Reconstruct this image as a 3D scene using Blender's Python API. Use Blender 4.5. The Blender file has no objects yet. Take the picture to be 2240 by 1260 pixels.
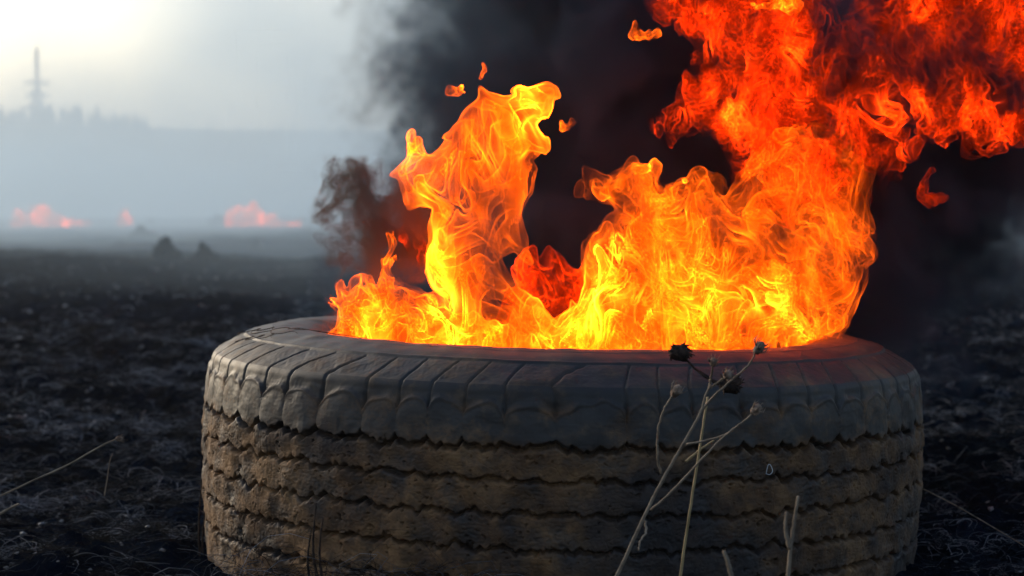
import bpy, math, random
import numpy as np
from mathutils import Vector, Matrix

R_ = math.radians
rng = np.random.default_rng(7)
random.seed(7)
C = bpy.context.scene.collection
scene = bpy.context.scene

# ------------------------------------------------------------------ camera
F_PX = 3827.0                      # focal length in photo pixels (photo 2240 x 1260)
CAM = Vector((-0.0686, -2.60, 0.50))
PITCH = math.atan(150.0 / F_PX)
cam = bpy.data.cameras.new("camera")
cam.sensor_width = 36.0
cam.lens = 36.0 * F_PX / 2240.0
cam.clip_start = 0.05
cam.clip_end = 6000.0
cam.dof.use_dof = True
cam.dof.focus_distance = 2.12
cam.dof.aperture_fstop = 7.0
cam_o = bpy.data.objects.new("camera", cam)
C.objects.link(cam_o)
cam_o.location = CAM
cam_o.rotation_euler = (R_(90) - PITCH, 0, 0)
scene.camera = cam_o

# ------------------------------------------------------------------ sky, sun, exposure
SUN_EL, SUN_AZ = R_(16), R_(-47)    # azimuth measured from +Y towards +X: soft sun to the left, a little ahead
w = bpy.data.worlds.new("World")
scene.world = w
w.use_nodes = True
nt = w.node_tree
nt.nodes.clear()
sky = nt.nodes.new("ShaderNodeTexSky")
sky.sky_type = 'NISHITA'
sky.sun_disc = False
sky.sun_elevation = SUN_EL
sky.sun_rotation = SUN_AZ
sky.air_density = 1.0
sky.dust_density = 2.6
sky.ozone_density = 1.6
bg = nt.nodes.new("ShaderNodeBackground")
bg.inputs['Strength'].default_value = 0.112
wo = nt.nodes.new("ShaderNodeOutputWorld")
nt.links.new(sky.outputs[0], bg.inputs[0])
nt.links.new(bg.outputs[0], wo.inputs[0])
sl = bpy.data.lights.new("sun", 'SUN')
sl.energy = 1.1
sl.angle = R_(30)
sl.color = (1.0, 0.86, 0.68)
so = bpy.data.objects.new("sun", sl)
C.objects.link(so)
sd = Vector((math.sin(SUN_AZ) * math.cos(SUN_EL), math.cos(SUN_AZ) * math.cos(SUN_EL), math.sin(SUN_EL)))
so.rotation_euler = sd.to_track_quat('Z', 'Y').to_euler()
so.location = (0, 0, 5)
scene.view_settings.view_transform = 'Standard'
scene.view_settings.look = 'None'
scene.view_settings.gamma = 1.0
scene.view_settings.exposure = 1.15
cy = scene.cycles
cy.use_denoising = True
cy.max_bounces = 5
cy.diffuse_bounces = 2
cy.glossy_bounces = 2
cy.volume_bounces = 2
cy.transparent_max_bounces = 96
cy.sample_clamp_indirect = 4.0
cy.volume_step_rate = 1.0
cy.volume_max_steps = 512
cy.use_light_tree = True

# ------------------------------------------------------------------ helpers
fwd = Vector((0, math.cos(PITCH), -math.sin(PITCH)))
upv = Vector((0, math.sin(PITCH), math.cos(PITCH)))
def P(u, v, y):
    """photo pixel (u, v) carried out to the vertical plane at world depth y"""
    d = fwd + Vector((1, 0, 0)) * ((u - 1120) / F_PX) + upv * (-(v - 630) / F_PX)
    return CAM + d * ((y - CAM.y) / d.y)

def link_mesh(name, verts, faces, mat=None, parent=None, smooth=True, attrs=None):
    me = bpy.data.meshes.new(name)
    verts = np.asarray(verts, dtype=np.float32).reshape(-1, 3)
    faces = np.asarray(faces, dtype=np.int32)
    nf, k = faces.shape
    me.vertices.add(len(verts))
    me.vertices.foreach_set("co", verts.ravel())
    me.loops.add(nf * k)
    me.loops.foreach_set("vertex_index", faces.ravel())
    me.polygons.add(nf)
    me.polygons.foreach_set("loop_start", np.arange(0, nf * k, k, dtype=np.int32))
    me.polygons.foreach_set("loop_total", np.full(nf, k, dtype=np.int32))
    if smooth:
        me.polygons.foreach_set("use_smooth", np.ones(nf, dtype=bool))
    for an, av in (attrs or {}).items():
        a = me.attributes.new(an, 'FLOAT', 'POINT')
        a.data.foreach_set("value", np.asarray(av, dtype=np.float32))
    me.update(calc_edges=True)
    me.validate()
    o = bpy.data.objects.new(name, me)
    if mat:
        me.materials.append(mat)
    C.objects.link(o)
    if parent:
        o.parent = parent
    return o

def empty(name, loc):
    o = bpy.data.objects.new(name, None)
    o.empty_display_size = 0.05
    o.location = loc
    C.objects.link(o)
    return o

def tag(o, label=None, cat=None, group=None, kind=None):
    if label: o["label"] = label
    if cat: o["category"] = cat
    if group: o["group"] = group
    if kind: o["kind"] = kind
    return o

class MB:
    """collects rods and blobs into one mesh"""
    def __init__(s): s.v = []; s.f = []; s.n = 0
    def add(s, v, f):
        s.v.append(np.asarray(v, float)); s.f.append(np.asarray(f, int) + s.n); s.n += len(v)
    def tube(s, pts, rad, k=6):
        pts = [Vector(p) for p in pts]
        n = len(pts)
        rad = [rad] * n if not hasattr(rad, '__len__') else rad
        vs = []; fs = []
        t0 = (pts[1] - pts[0]).normalized()
        a = t0.orthogonal().normalized()
        for i, p in enumerate(pts):
            t = (pts[min(i + 1, n - 1)] - pts[max(i - 1, 0)]).normalized()
            a = (a - t * a.dot(t)).normalized()
            b = t.cross(a)
            for j in range(k):
                g = 2 * math.pi * j / k
                vs.append(p + (a * math.cos(g) + b * math.sin(g)) * rad[i])
        for i in range(n - 1):
            for j in range(k):
                j2 = (j + 1) % k
                fs.append((i * k + j, i * k + j2, (i + 1) * k + j2, (i + 1) * k + j))
        c0 = len(vs); vs.append(pts[0]); vs.append(pts[-1])
        for j in range(k):
            j2 = (j + 1) % k
            fs.append((c0, c0, j2, j)); fs.append((c0 + 1, c0 + 1, (n - 1) * k + j, (n - 1) * k + j2))
        s.add(vs, fs)
    def blob(s, c, rx, ry, rz, k=10, jit=0.15, rot=None):
        vs = []; fs = []
        m = k // 2
        for i in range(m + 1):
            for j in range(k):
                th = math.pi * i / m; ph = 2 * math.pi * j / k
                q = 1 + jit * (random.random() - .5) * (0 if i in (0, m) else 1)
                p = Vector((math.sin(th) * math.cos(ph) * rx * q, math.sin(th) * math.sin(ph) * ry * q, math.cos(th) * rz * q))
                if rot is not None: p = rot @ p
                vs.append(Vector(c) + p)
        for i in range(m):
            for j in range(k):
                j2 = (j + 1) % k
                fs.append((i * k + j, (i + 1) * k + j, (i + 1) * k + j2, i * k + j2))
        s.add(vs, fs)
    def build(s, name, mat, parent=None, smooth=True):
        v = np.concatenate(s.v); f = np.concatenate(s.f)
        if parent is not None:
            v = v - np.array(parent.location)
        quads = f
        me = bpy.data.meshes.new(name)
        polys = [tuple(dict.fromkeys(q)) for q in quads.tolist()]
        polys = [q for q in polys if len(q) >= 3]
        me.from_pydata(v.tolist(), [], polys)
        me.polygons.foreach_set("use_smooth", np.full(len(me.polygons), smooth))
        me.materials.append(mat)
        me.update()
        o = bpy.data.objects.new(name, me)
        C.objects.link(o)
        if parent is not None: o.parent = parent
        return o

def curve_pts(ctrl, n=24):
    """Catmull-Rom through control points"""
    c = [Vector(p) for p in ctrl]
    c = [c[0] * 2 - c[1]] + c + [c[-1] * 2 - c[-2]]
    out = []
    segs = len(c) - 3
    per = max(2, n // segs)
    for i in range(segs):
        p0, p1, p2, p3 = c[i:i + 4]
        for k in range(per):
            t = k / per
            out.append(.5 * ((2 * p1) + (p2 - p0) * t + (2 * p0 - 5 * p1 + 4 * p2 - p3) * t * t + (3 * p1 - p0 - 3 * p2 + p3) * t ** 3))
    out.append(c[-2])
    return out

# ---- smooth periodic random fields (used for mud lumps, folds of flame, smoke)
NB = 64
def grf(seed, lo, hi, slope=-1.0):
    r = np.random.default_rng(seed)
    k = np.fft.fftfreq(NB) * NB
    kx, ky, kz = np.meshgrid(k, k, k[:NB // 2 + 1].copy() if False else np.fft.rfftfreq(NB) * NB, indexing='ij')
    kk = np.sqrt(kx ** 2 + ky ** 2 + kz ** 2)
    f = np.fft.rfftn(r.standard_normal((NB, NB, NB)))
    amp = np.where((kk >= lo) & (kk <= hi), np.maximum(kk, 1e-3) ** slope, 0)
    g = np.fft.irfftn(f * amp, s=(NB, NB, NB))
    return (g / g.std()).astype(np.float32)
N_A = grf(1, 2, 7)       # soft
N_B = grf(2, 3, 14, -1.6)
N_C = grf(3, 4, 22, -1.2)      # detailed
POT = [grf(11 + i, 2, 9, -2.4) for i in range(3)]
def ddx(a, ax): return (np.roll(a, -1, ax) - np.roll(a, 1, ax)) * .5
VEL = [ddx(POT[2], 1) - ddx(POT[1], 2), ddx(POT[0], 2) - ddx(POT[2], 0), ddx(POT[1], 0) - ddx(POT[0], 1)]
vs_ = np.sqrt(sum((v ** 2).mean() for v in VEL)); VEL = [(v / vs_).astype(np.float32) for v in VEL]

def samp(vols, x, y, z):
    """trilinear, periodic; x,y,z in periods. returns list"""
    out = []
    fx = np.mod(x, 1) * NB; fy = np.mod(y, 1) * NB; fz = np.mod(z, 1) * NB
    ix = fx.astype(np.int32); iy = fy.astype(np.int32); iz = fz.astype(np.int32)
    fx = (fx - ix).astype(np.float32); fy = (fy - iy).astype(np.float32); fz = (fz - iz).astype(np.float32)
    fx = fx * fx * (3 - 2 * fx); fy = fy * fy * (3 - 2 * fy); fz = fz * fz * (3 - 2 * fz)
    ix %= NB; iy %= NB; iz %= NB
    jx = (ix + 1) % NB; jy = (iy + 1) % NB; jz = (iz + 1) % NB
    A = (ix * NB + iy) * NB; B = (ix * NB + jy) * NB; D = (jx * NB + iy) * NB; E = (jx * NB + jy) * NB
    idx = (A + iz, A + jz, B + iz, B + jz, D + iz, D + jz, E + iz, E + jz)
    for v in vols:
        r = v.ravel()
        c = [r[i] for i in idx]
        c00 = c[0] + (c[1] - c[0]) * fz; c01 = c[2] + (c[3] - c[2]) * fz
        c10 = c[4] + (c[5] - c[4]) * fz; c11 = c[6] + (c[7] - c[6]) * fz
        a = c00 + (c01 - c00) * fy; b = c10 + (c11 - c10) * fy
        out.append(a + (b - a) * fx)
    return out

def advect(x, y, z, wl, strength, steps, zs=1.0):
    """carry points back through a swirling flow; wl = metres per noise period"""
    for s in range(steps):
        o = s * 0.013
        vx, vy, vz = samp(VEL, x / wl + o, y / wl, z / wl * zs - o)
        x = x - vx * strength / steps; y = y - vy * strength / steps; z = z - vz * strength / steps
    return x, y, z

def sstep(e0, e1, x):
    t = np.clip((x - e0) / (e1 - e0), 0, 1)
    return t * t * (3 - 2 * t)

def poly_sdf(poly, X, Z):
    """signed distance (positive inside) of 2-D points to a closed outline"""
    p = np.asarray(poly, float); q = np.roll(p, -1, 0)
    d = np.full(X.shape, 1e9); ins = np.zeros(X.shape, bool)
    for (ax, az), (bx, bz) in zip(p, q):
        ex, ez = bx - ax, bz - az
        t = np.clip(((X - ax) * ex + (Z - az) * ez) / (ex * ex + ez * ez + 1e-12), 0, 1)
        d = np.minimum(d, (X - ax - t * ex) ** 2 + (Z - az - t * ez) ** 2)
        c = ((az > Z) != (bz > Z)) & (X < (bx - ax) * (Z - az) / (bz - az + 1e-12) + ax)
        ins ^= c
    d = np.sqrt(d)
    return np.where(ins, d, -d)

def surface_net(f, level, org, h):
    s = f > level
    nx, ny, nz = f.shape
    cshape = (nx - 1, ny - 1, nz - 1)
    ncell = cshape[0] * cshape[1] * cshape[2]
    quads = []
    accs = [[], [], [], []]
    for ax in range(3):
        sl0 = [slice(None)] * 3; sl1 = [slice(None)] * 3
        sl0[ax] = slice(0, -1); sl1[ax] = slice(1, None)
        s0 = s[tuple(sl0)]; s1 = s[tuple(sl1)]
        o1, o2 = (ax + 1) % 3, (ax + 2) % 3
        I = np.array(np.nonzero(s0 != s1))
        ok = (I[o1] > 0) & (I[o1] < f.shape[o1] - 1) & (I[o2] > 0) & (I[o2] < f.shape[o2] - 1)
        I = I[:, ok]
        J = I.copy(); J[ax] += 1
        f0 = f[tuple(I)]; f1 = f[tuple(J)]
        t = (level - f0) / (f1 - f0)
        pos = I.astype(np.float32); pos[ax] += t
        cells = []
        for a, b in ((1, 1), (0, 1), (0, 0), (1, 0)):
            K = I.copy(); K[o1] -= a; K[o2] -= b
            cid = (K[0] * cshape[1] + K[1]) * cshape[2] + K[2]
            cells.append(cid)
            accs[3].append(cid)
            for c in range(3): accs[c].append(pos[c])
        Q = np.stack(cells, 1)
        flip = f0 > f1
        Q[~flip] = Q[~flip][:, ::-1]
        quads.append(Q)
    cid = np.concatenate(accs[3])
    if len(cid) == 0: return np.zeros((0, 3)), np.zeros((0, 4), int)
    u, inv = np.unique(cid, return_inverse=True)
    cnt = np.bincount(inv)
    V = np.stack([np.bincount(inv, weights=np.concatenate(accs[c])) / cnt for c in range(3)], 1)
    Q = np.searchsorted(u, np.concatenate(quads))
    V = V * h + np.asarray(org)
    return V.astype(np.float32), Q

def grid_sample(f, org, h, V):
    g = (V - np.asarray(org)) / h
    g = [np.clip(g[:, i], 0, f.shape[i] - 1.001) for i in range(3)]
    i = [a.astype(int) for a in g]; t = [a - b for a, b in zip(g, i)]
    r = 0
    for dx in (0, 1):
        for dy in (0, 1):
            for dz in (0, 1):
                wgt = (t[0] if dx else 1 - t[0]) * (t[1] if dy else 1 - t[1]) * (t[2] if dz else 1 - t[2])
                r = r + f[i[0] + dx, i[1] + dy, i[2] + dz] * wgt
    return r

# ---- node shorthands
def new_mat(name):
    m = bpy.data.materials.new(name); m.use_nodes = True
    m.node_tree.nodes.clear()
    return m, m.node_tree
def N(nt, t, **kw):
    n = nt.nodes.new(t)
    for k, v in kw.items(): setattr(n, k, v)
    return n
def L(nt, a, b): nt.links.new(a, b)
def noise(nt, vec, scale, detail=4, rough=.55, dist=0):
    n = N(nt, "ShaderNodeTexNoise"); n.inputs['Scale'].default_value = scale
    n.inputs['Detail'].default_value = detail; n.inputs['Roughness'].default_value = rough
    n.inputs['Distortion'].default_value = dist
    if vec: L(nt, vec, n.inputs['Vector'])
    return n.outputs['Fac']
def ramp(nt, fac, stops):
    n = N(nt, "ShaderNodeValToRGB"); cr = n.color_ramp
    while len(cr.elements) < len(stops): cr.elements.new(.5)
    for e, (p, c) in zip(cr.elements, stops):
        e.position = p; e.color = (*c, 1) if len(c) == 3 else c
    L(nt, fac, n.inputs['Fac'])
    return n.outputs['Color']
def mix(nt, fac, a, b, mode='MIX'):
    n = N(nt, "ShaderNodeMix", data_type='RGBA', blend_type=mode)
    for s, x in ((0, fac), (6, a), (7, b)):
        if hasattr(x, 'is_linked'): L(nt, x, n.inputs[s])
        else: n.inputs[s].default_value = x if not isinstance(x, tuple) else ((*x, 1) if len(x) == 3 else x)
    return n.outputs[2]
def mth(nt, op, a, b=0.0, clamp=False):
    n = N(nt, "ShaderNodeMath", operation=op); n.use_clamp = clamp
    for s, x in ((0, a), (1, b)):
        if hasattr(x, 'is_linked'): L(nt, x, n.inputs[s])
        else: n.inputs[s].default_value = x
    return n.outputs[0]
def bump(nt, h, strength, dist):
    n = N(nt, "ShaderNodeBump"); n.inputs['Strength'].default_value = strength
    n.inputs['Distance'].default_value = dist; L(nt, h, n.inputs['Height'])
    return n
def objco(nt): return N(nt, "ShaderNodeTexCoord").outputs['Object']
def attr(nt, name):
    n = N(nt, "ShaderNodeAttribute"); n.attribute_name = name
    return n.outputs['Fac']
def principled(nt, col, rough, normal=None, spec=.4):
    b = N(nt, "ShaderNodeBsdfPrincipled")
    for s, x in (('Base Color', col), ('Roughness', rough)):
        if hasattr(x, 'is_linked'): L(nt, x, b.inputs[s])
        else: b.inputs[s].default_value = x if not isinstance(x, tuple) else (*x, 1)
    b.inputs['Specular IOR Level'].default_value = spec
    if normal is not None: L(nt, normal.outputs[0], b.inputs['Normal'])
    o = N(nt, "ShaderNodeOutputMaterial"); L(nt, b.outputs[0], o.inputs['Surface'])
    return b

def simple_mat(name, c1, c2, scale, rough=.8, bmp=.3, bd=.002, spec=.3):
    m, nt = new_mat(name); oc = objco(nt)
    n = noise(nt, oc, scale)
    principled(nt, ramp(nt, n, [(.35, c1), (.65, c2)]), rough, bump(nt, n, bmp, bd), spec)
    return m

# ------------------------------------------------------------------ materials: ground
m_ground, nt = new_mat("burnt_earth")
g = N(nt, "ShaderNodeNewGeometry").outputs['Position']
n1 = noise(nt, g, 1.3, 6, .6); n2 = noise(nt, g, 14, 6, .65); n3 = noise(nt, g, 120, 4, .6)
col = ramp(nt, n2, [(.35, (.0010, .0026, .0064)), (.55, (.0028, .0058, .0125)), (.72, (.010, .015, .028))])
ash = ramp(nt, mth(nt, 'ADD', mth(nt, 'MULTIPLY', n1, .55), mth(nt, 'MULTIPLY', n3, .45)), [(.56, (0, 0, 0)), (.66, (1, 1, 1))])
col = mix(nt, ash, col, (.024, .034, .054))
principled(nt, col, .95, bump(nt, mth(nt, 'ADD', n2, mth(nt, 'MULTIPLY', n3, .4)), .9, .02), 0.0)

def ground_h(x, y):
    d = np.sqrt(x ** 2 + (y + 2.6) ** 2)
    a, = samp([N_B], x / 3.1, y / 3.1, 0 * x + .3)
    b, = samp([N_A], x / 16., y / 16., 0 * x + .6)
    c, = samp([N_C], x / .9, y / .9, 0 * x + .1)
    e, = samp([N_A], x / 260., y / 260., 0 * x + .2)
    near = np.exp(-((x) ** 2 + y ** 2) / .45 ** 2)            # flat where the tyre lies
    return (.016 * a * sstep(-.6, 3, d) + .035 * b * sstep(5, 14, d) + .009 * c) * (1 - near) * (1 - .6 * sstep(60, 200, d)) + e * .5 * sstep(60, 250, d)

rr = np.concatenate([np.geomspace(.5, 60, 620), np.geomspace(61, 3000, 160)])
aa = np.concatenate([np.linspace(-180, -36, 50, endpoint=False), np.linspace(-36, 36, 620), np.linspace(37, 178, 50)])
AA, RR = np.meshgrid(np.radians(aa), rr, indexing='ij')
gx = CAM.x + np.sin(AA) * RR; gy = CAM.y + np.cos(AA) * RR
gz = ground_h(gx, gy)
V = np.stack([gx, gy, gz], -1).reshape(-1, 3)
na, nr = AA.shape
ia, ir = np.meshgrid(np.arange(na), np.arange(nr - 1), indexing='ij')
ja = (ia + 1) % na
Fq = np.stack([ia * nr + ir, ja * nr + ir, ja * nr + ir + 1, ia * nr + ir + 1], -1).reshape(-1, 4)[:, ::-1]
ground = link_mesh("ground", V, Fq, m_ground)
tag(ground, "scorched black field of burnt grass and ash", None, None, "structure")

# ------------------------------------------------------------------ tyre
m_tyre, nt = new_mat("dusty_rubber")
oc = objco(nt)
mud = attr(nt, "mud"); lump = attr(nt, "lump")
n1 = noise(nt, oc, 9, 6, .6); n2 = noise(nt, oc, 48, 5, .58); n3 = noise(nt, oc, 420, 3, .6)
mp = N(nt, "ShaderNodeMapping"); mp.inputs['Scale'].default_value = (1, 1, 2.2); L(nt, oc, mp.inputs[0])
vo = N(nt, "ShaderNodeTexVoronoi", feature='DISTANCE_TO_EDGE'); vo.inputs['Scale'].default_value = 30
wv = N(nt, "ShaderNodeVectorMath", operation='ADD'); L(nt, mp.outputs[0], wv.inputs[0])
nn = N(nt, "ShaderNodeTexNoise"); nn.inputs['Scale'].default_value = 30; nn.inputs['Detail'].default_value = 4; L(nt, oc, nn.inputs['Vector'])
sc = N(nt, "ShaderNodeVectorMath", operation='SCALE'); sc.inputs['Scale'].default_value = .045; L(nt, nn.outputs['Color'], sc.inputs[0])
L(nt, sc.outputs[0], wv.inputs[1]); L(nt, wv.outputs[0], vo.inputs['Vector'])
crack = ramp(nt, vo.outputs['Distance'], [(0.0, (0, 0, 0)), (.05, (1, 1, 1))])
rub = ramp(nt, n1, [(.35, (.008, .008, .010)), (.65, (.026, .023, .021))])
rub = mix(nt, ramp(nt, n2, [(.55, (0, 0, 0)), (.72, (.7, .7, .7))]), rub, (.048, .040, .031))
mudc = ramp(nt, mth(nt, 'ADD', mth(nt, 'MULTIPLY', n1, .68), mth(nt, 'MULTIPLY', n2, .32)), [(.36, (.024, .011, .004)), (.47, (.084, .041, .016)), (.62, (.205, .112, .048))])
mf = mth(nt, 'ADD', mud, mth(nt, 'MULTIPLY', mth(nt, 'SUBTRACT', n2, .5), 1.3), True)
col = mix(nt, mf, rub, mudc)
soot = ramp(nt, noise(nt, oc, 5.5, 5, .6), [(.48, (0, 0, 0)), (.62, (.8, .8, .8))])
col = mix(nt, soot, col, (.009, .009, .012))
hgt = mth(nt, 'ADD', mth(nt, 'MULTIPLY', n2, .8), mth(nt, 'MULTIPLY', n3, .25))
hgt = mth(nt, 'ADD', hgt, mth(nt, 'MULTIPLY', mth(nt, 'MULTIPLY', crack, mf), .30))
bstr = bump(nt, hgt, .8, .004)
L(nt, mth(nt, 'ADD', mth(nt, 'MULTIPLY', mf, .28), .14), bstr.inputs['Strength'])
principled(nt, col, mth(nt, 'ADD', mth(nt, 'MULTIPLY', mf, .3), .55), bstr, .45)

tyre = empty("tyre", (0, 0, 0))
tag(tyre, "worn muddy truck tyre lying flat on burnt ground, full of flames", "tyre")
tyre.rotation_euler = (0, R_(1.3), 0)

def revolve(prof, nth, disp=None, name="sidewall", mat=m_tyre, mudf=None):
    prof = np.asarray(prof, float)                       # r, z, nr, nz
    th = np.linspace(0, 2 * np.pi, nth, endpoint=False)
    TH, K = np.meshgrid(th, np.arange(len(prof)), indexing='ij')
    r = prof[K, 0]; z = prof[K, 1]; n_r = prof[K, 2]; n_z = prof[K, 3]
    x = r * np.cos(TH); y = r * np.sin(TH)
    d, md = disp(TH, r, z, x, y)
    r2 = r + n_r * d; z2 = z + n_z * d
    V = np.stack([r2 * np.cos(TH), r2 * np.sin(TH), z2], -1).reshape(-1, 3)
    m = len(prof)
    i, j = np.meshgrid(np.arange(nth), np.arange(m - 1), indexing='ij')
    i2 = (i + 1) % nth
    Fq = np.stack([i * m + j, i2 * m + j, i2 * m + j + 1, i * m + j + 1], -1).reshape(-1, 4)
    return link_mesh(name, V, Fq, mat, tyre, attrs={"mud": md.ravel(), "lump": d.ravel()})

def spline_profile(pts, n):
    c = curve_pts([(a, b, 0) for a, b in pts], n * 4)
    c = np.array([(p.x, p.y) for p in c])
    s = np.concatenate([[0], np.cumsum(np.hypot(*np.diff(c, axis=0).T))])
    t = np.linspace(0, s[-1], n)
    r = np.interp(t, s, c[:, 0]); z = np.interp(t, s, c[:, 1])
    dr = np.gradient(r); dz = np.gradient(z); l = np.hypot(dr, dz)
    return np.stack([r, z, -dz / l, dr / l], 1)          # left-hand normal: set so that it points out for our direction

NBK = 59
ZT, ZB = .2995, .040
grooves = [(.229, .011, 1), (.187, .0045, 2), (.145, .005, 2), (.103, .004, 2), (.062, .004, 2)]
def tread_disp(TH, r, z, x, y):
    n1, n2, n3 = samp([N_B, N_C, N_A], x / .30, y / .30, z / .30)
    f1, f2 = samp([N_C, N_B], x / .085, y / .085, z / .06)
    w1, = samp([N_C], x / .22, y / .22, 0 * z + .4)
    w2, = samp([N_C], x / .10, y / .10, 0 * z + .7)
    ph = TH * NBK / (2 * np.pi) + .15 * samp([N_A], x / .9, y / .9, 0 * z)[0]
    u = 2 * (ph - np.floor(ph)) - 1
    arc = np.sqrt(np.clip(1 - u * u, 0, 1))
    d = -.0012 * ((z - .168) / .1) ** 2 * 1.5
    depth = 0 * z
    for k, (z0, A, kind) in enumerate(grooves):
        if kind == 1:
            line = z0 + .004 - A * arc * (1 + .22 * w1) + .0010 * w2
            wd = .0034
        else:
            u2 = 2 * ((ph * 1.0 + .37 * k) % 1) - 1
            line = z0 + A * (np.abs(u2) - .5) * 1.3 + .0020 * w1 * (1 if k % 2 else -1) + .0010 * np.roll(w2, k * 97, 0)
            wd = .0025 * (1 + .35 * np.roll(w1, k * 211, 0).clip(-1, 1))
        q = line - z                                      # >0 below the line
        cut = np.exp(-(np.abs(q / wd)) ** 3) * (.011 if kind == 1 else .009)
        lip = np.where(q > 0, np.exp(-q / .006) * .0035, np.exp(q / .0022) * .0015)
        lip = lip - np.exp(-((q - .0075) / .004) ** 2) * .0016
        depth = np.maximum(depth, cut) + lip * .8
    d = d - depth
    # rounded shoulder pillows: arcs above, notches between
    low = sstep(.24, .215, z)
    top = np.where(z > .225, (1 - arc) * .0019 * np.clip(1 + .5 * n3, .2, 2) * sstep(.228, .25, z), 0)
    chev = .258 + .022 * arc + .0025 * n1
    qj = np.minimum(ph % 1, 1 - ph % 1)
    d = d - np.exp(-(qj / .035) ** 2) * .0026 * sstep(-.002, .010, z - chev)
    d = d - top * (1 - sstep(.270, .290, z)) - .0024 * sstep(0, .010, z - chev) * (1 - sstep(.275, .298, z)) + .0012 * np.exp(-((z - chev) / .003) ** 2)
    d = d + low * (.0013 * n1 + .0003 * f1) + (1 - low) * (.0006 * n1 + .0001 * f2)
    # gouges and nicks
    d = d - .0045 * sstep(1.55, 2.3, f1 * (.35 + .65 * low) + .25 * n2) - .006 * sstep(2.1, 2.8, n2 + .3 * f2) * low
    # slanted side cuts run up from the pillow joints
    d = d * (1 - sstep(.288, .2992, z)) - np.exp(-(qj / .035) ** 2) * .0030 * sstep(.288, .2992, z)
    mudv = np.clip(.10 + .72 * low + .22 * n3 + .10 * f1 + .55 * np.exp(-((z - chev - .003) / .006) ** 2), 0, 1) * (1 - .8 * sstep(.262, .285, z))
    return d, mudv

tp = spline_profile([(.5215, .010), (.5225, .03), (.5245, .08), (.5262, .168), (.5255, .236), (.5238, .262), (.5205, .281), (.5165, .292), (.5105, ZT)], 250)
tp[:, 2:] *= -1
tp[:, 2] = np.abs(tp[:, 2])
def ease_normals(p, idx, f):
    for i, t in zip(idx, f):
        n = np.array([p[i, 2], p[i, 3]]) * (1 - t) + np.array([.7071, .7071]) * t
        p[i, 2:] = n / np.hypot(*n)
ease_normals(tp, range(249, 219, -1), np.linspace(1, 0, 30) ** .8)
tread = revolve(tp, 2600, tread_disp, "tread")

def side_disp(TH, r, z, x, y):
    n1, n2 = samp([N_B, N_C], x / .4, y / .4, z / .4)
    f1, = samp([N_C], x / .07, y / .07, z / .07)
    ph = TH * NBK / (2 * np.pi) + .15 * samp([N_A], x / .9, y / .9, 0 * z)[0]
    sl = ph + (r - .5105) * 9.0                            # slanted sipes
    u = np.abs((sl + .0) % 1 - .5) * 2
    u = 1 - np.abs(((sl) % 1) - .0) * 1.0
    q = np.minimum(sl % 1, 1 - sl % 1)
    zone = sstep(.468, .474, r)
    sip = np.exp(-(q / .035) ** 2) * .0030 * zone
    pil = -.0035 * zone * sstep(.50, .52, r) - (1 - zone) * 0
    edge = .0022 * np.exp(-((r - .466) / .0022) ** 2)
    ring = .0008 * np.exp(-((r - .43) / .0016) ** 2) + .0008 * np.exp(-((r - .352) / .002) ** 2)
    d = edge + ring - sip + (.0005 * n1 + (.00012 * f1 + .0002 * n2) * zone) * sstep(0, .006, .5105 - r)
    mudv = np.clip(.08 + .12 * n1 + zone * .12, 0, 1)
    return d, mudv
top_pts = [(.5105, ZT), (.5035, .3045), (.494, .3105), (.478, .3195), (.466, .3245), (.450, .331), (.425, .336), (.400, .337), (.370, .331), (.335, .314), (.305, .293), (.293, .280), (.290, .266), (.296, .256), (.31, .262)]
sp = spline_profile(top_pts, 200); sp[:, 2:] *= -1
sp[:, 3] = np.where(sp[:, 0] > .3, np.abs(sp[:, 3]), sp[:, 3])
ease_normals(sp, range(0, 12), np.linspace(1, 0, 12))
sidewall = revolve(sp, 2600, side_disp, "sidewall")
sidewall["label"] = "smooth dusty upper sidewall ring"
lo_pts = [(r, .337 - z + .0 if False else .306 - z + .031 - .0) for r, z in top_pts]
lp = spline_profile([(r, max(.001, .337 - z)) for r, z in top_pts[:1]] + [(r, .337 - z) for r, z in top_pts[1:]], 60)
lp[:, 2:] *= 0
def flat_disp(TH, r, z, x, y): return 0 * z, 0 * z + .5
lower = revolve(lp, 300, flat_disp, "sidewall")
lower["label"] = "underside sidewall resting on the ground"
ip = spline_profile([(.31, .262), (.36, .295), (.42, .305), (.475, .285), (.497, .24), (.50, .168), (.497, .10), (.475, .052), (.42, .032), (.36, .042), (.31, .075)], 60)
ip[:, 2:] *= 0
liner = revolve(ip, 300, flat_disp, "inner_liner")

# ------------------------------------------------------------------ far background: ridge, wood, pylon
m_far, nt = new_mat("far_hillside"); g_ = N(nt, "ShaderNodeNewGeometry").outputs['Position']
principled(nt, ramp(nt, noise(nt, g_, .03, 5), [(.4, (.03, .04, .035)), (.6, (.06, .07, .055))]), .95, None, .1)
hx = np.linspace(-700, 900, 300); hy = np.linspace(520, 900, 24)
HX, HY = np.meshgrid(hx, hy, indexing='ij')
prof = np.sin(np.clip((HY - 520) / 380, 0, 1) * math.pi) ** .8
hn, = samp([N_A], HX / 1400, HY / 1400, 0 * HX + .35)
HZ = -1.5 + prof * (36 + 2.5 * hn + (-.012) * (HX + 150).clip(-200, 300))
nx_, ny_ = HX.shape
i, j = np.meshgrid(np.arange(nx_ - 1), np.arange(ny_ - 1), indexing='ij')
hills = link_mesh("hills", np.stack([HX, HY, HZ], -1).reshape(-1, 3), np.stack([i * ny_ + j, (i + 1) * ny_ + j, (i + 1) * ny_ + j + 1, i * ny_ + j + 1], -1).reshape(-1, 4), m_far)
tag(hills, "long low ridge behind the smoke", None, None, "structure")

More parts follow.
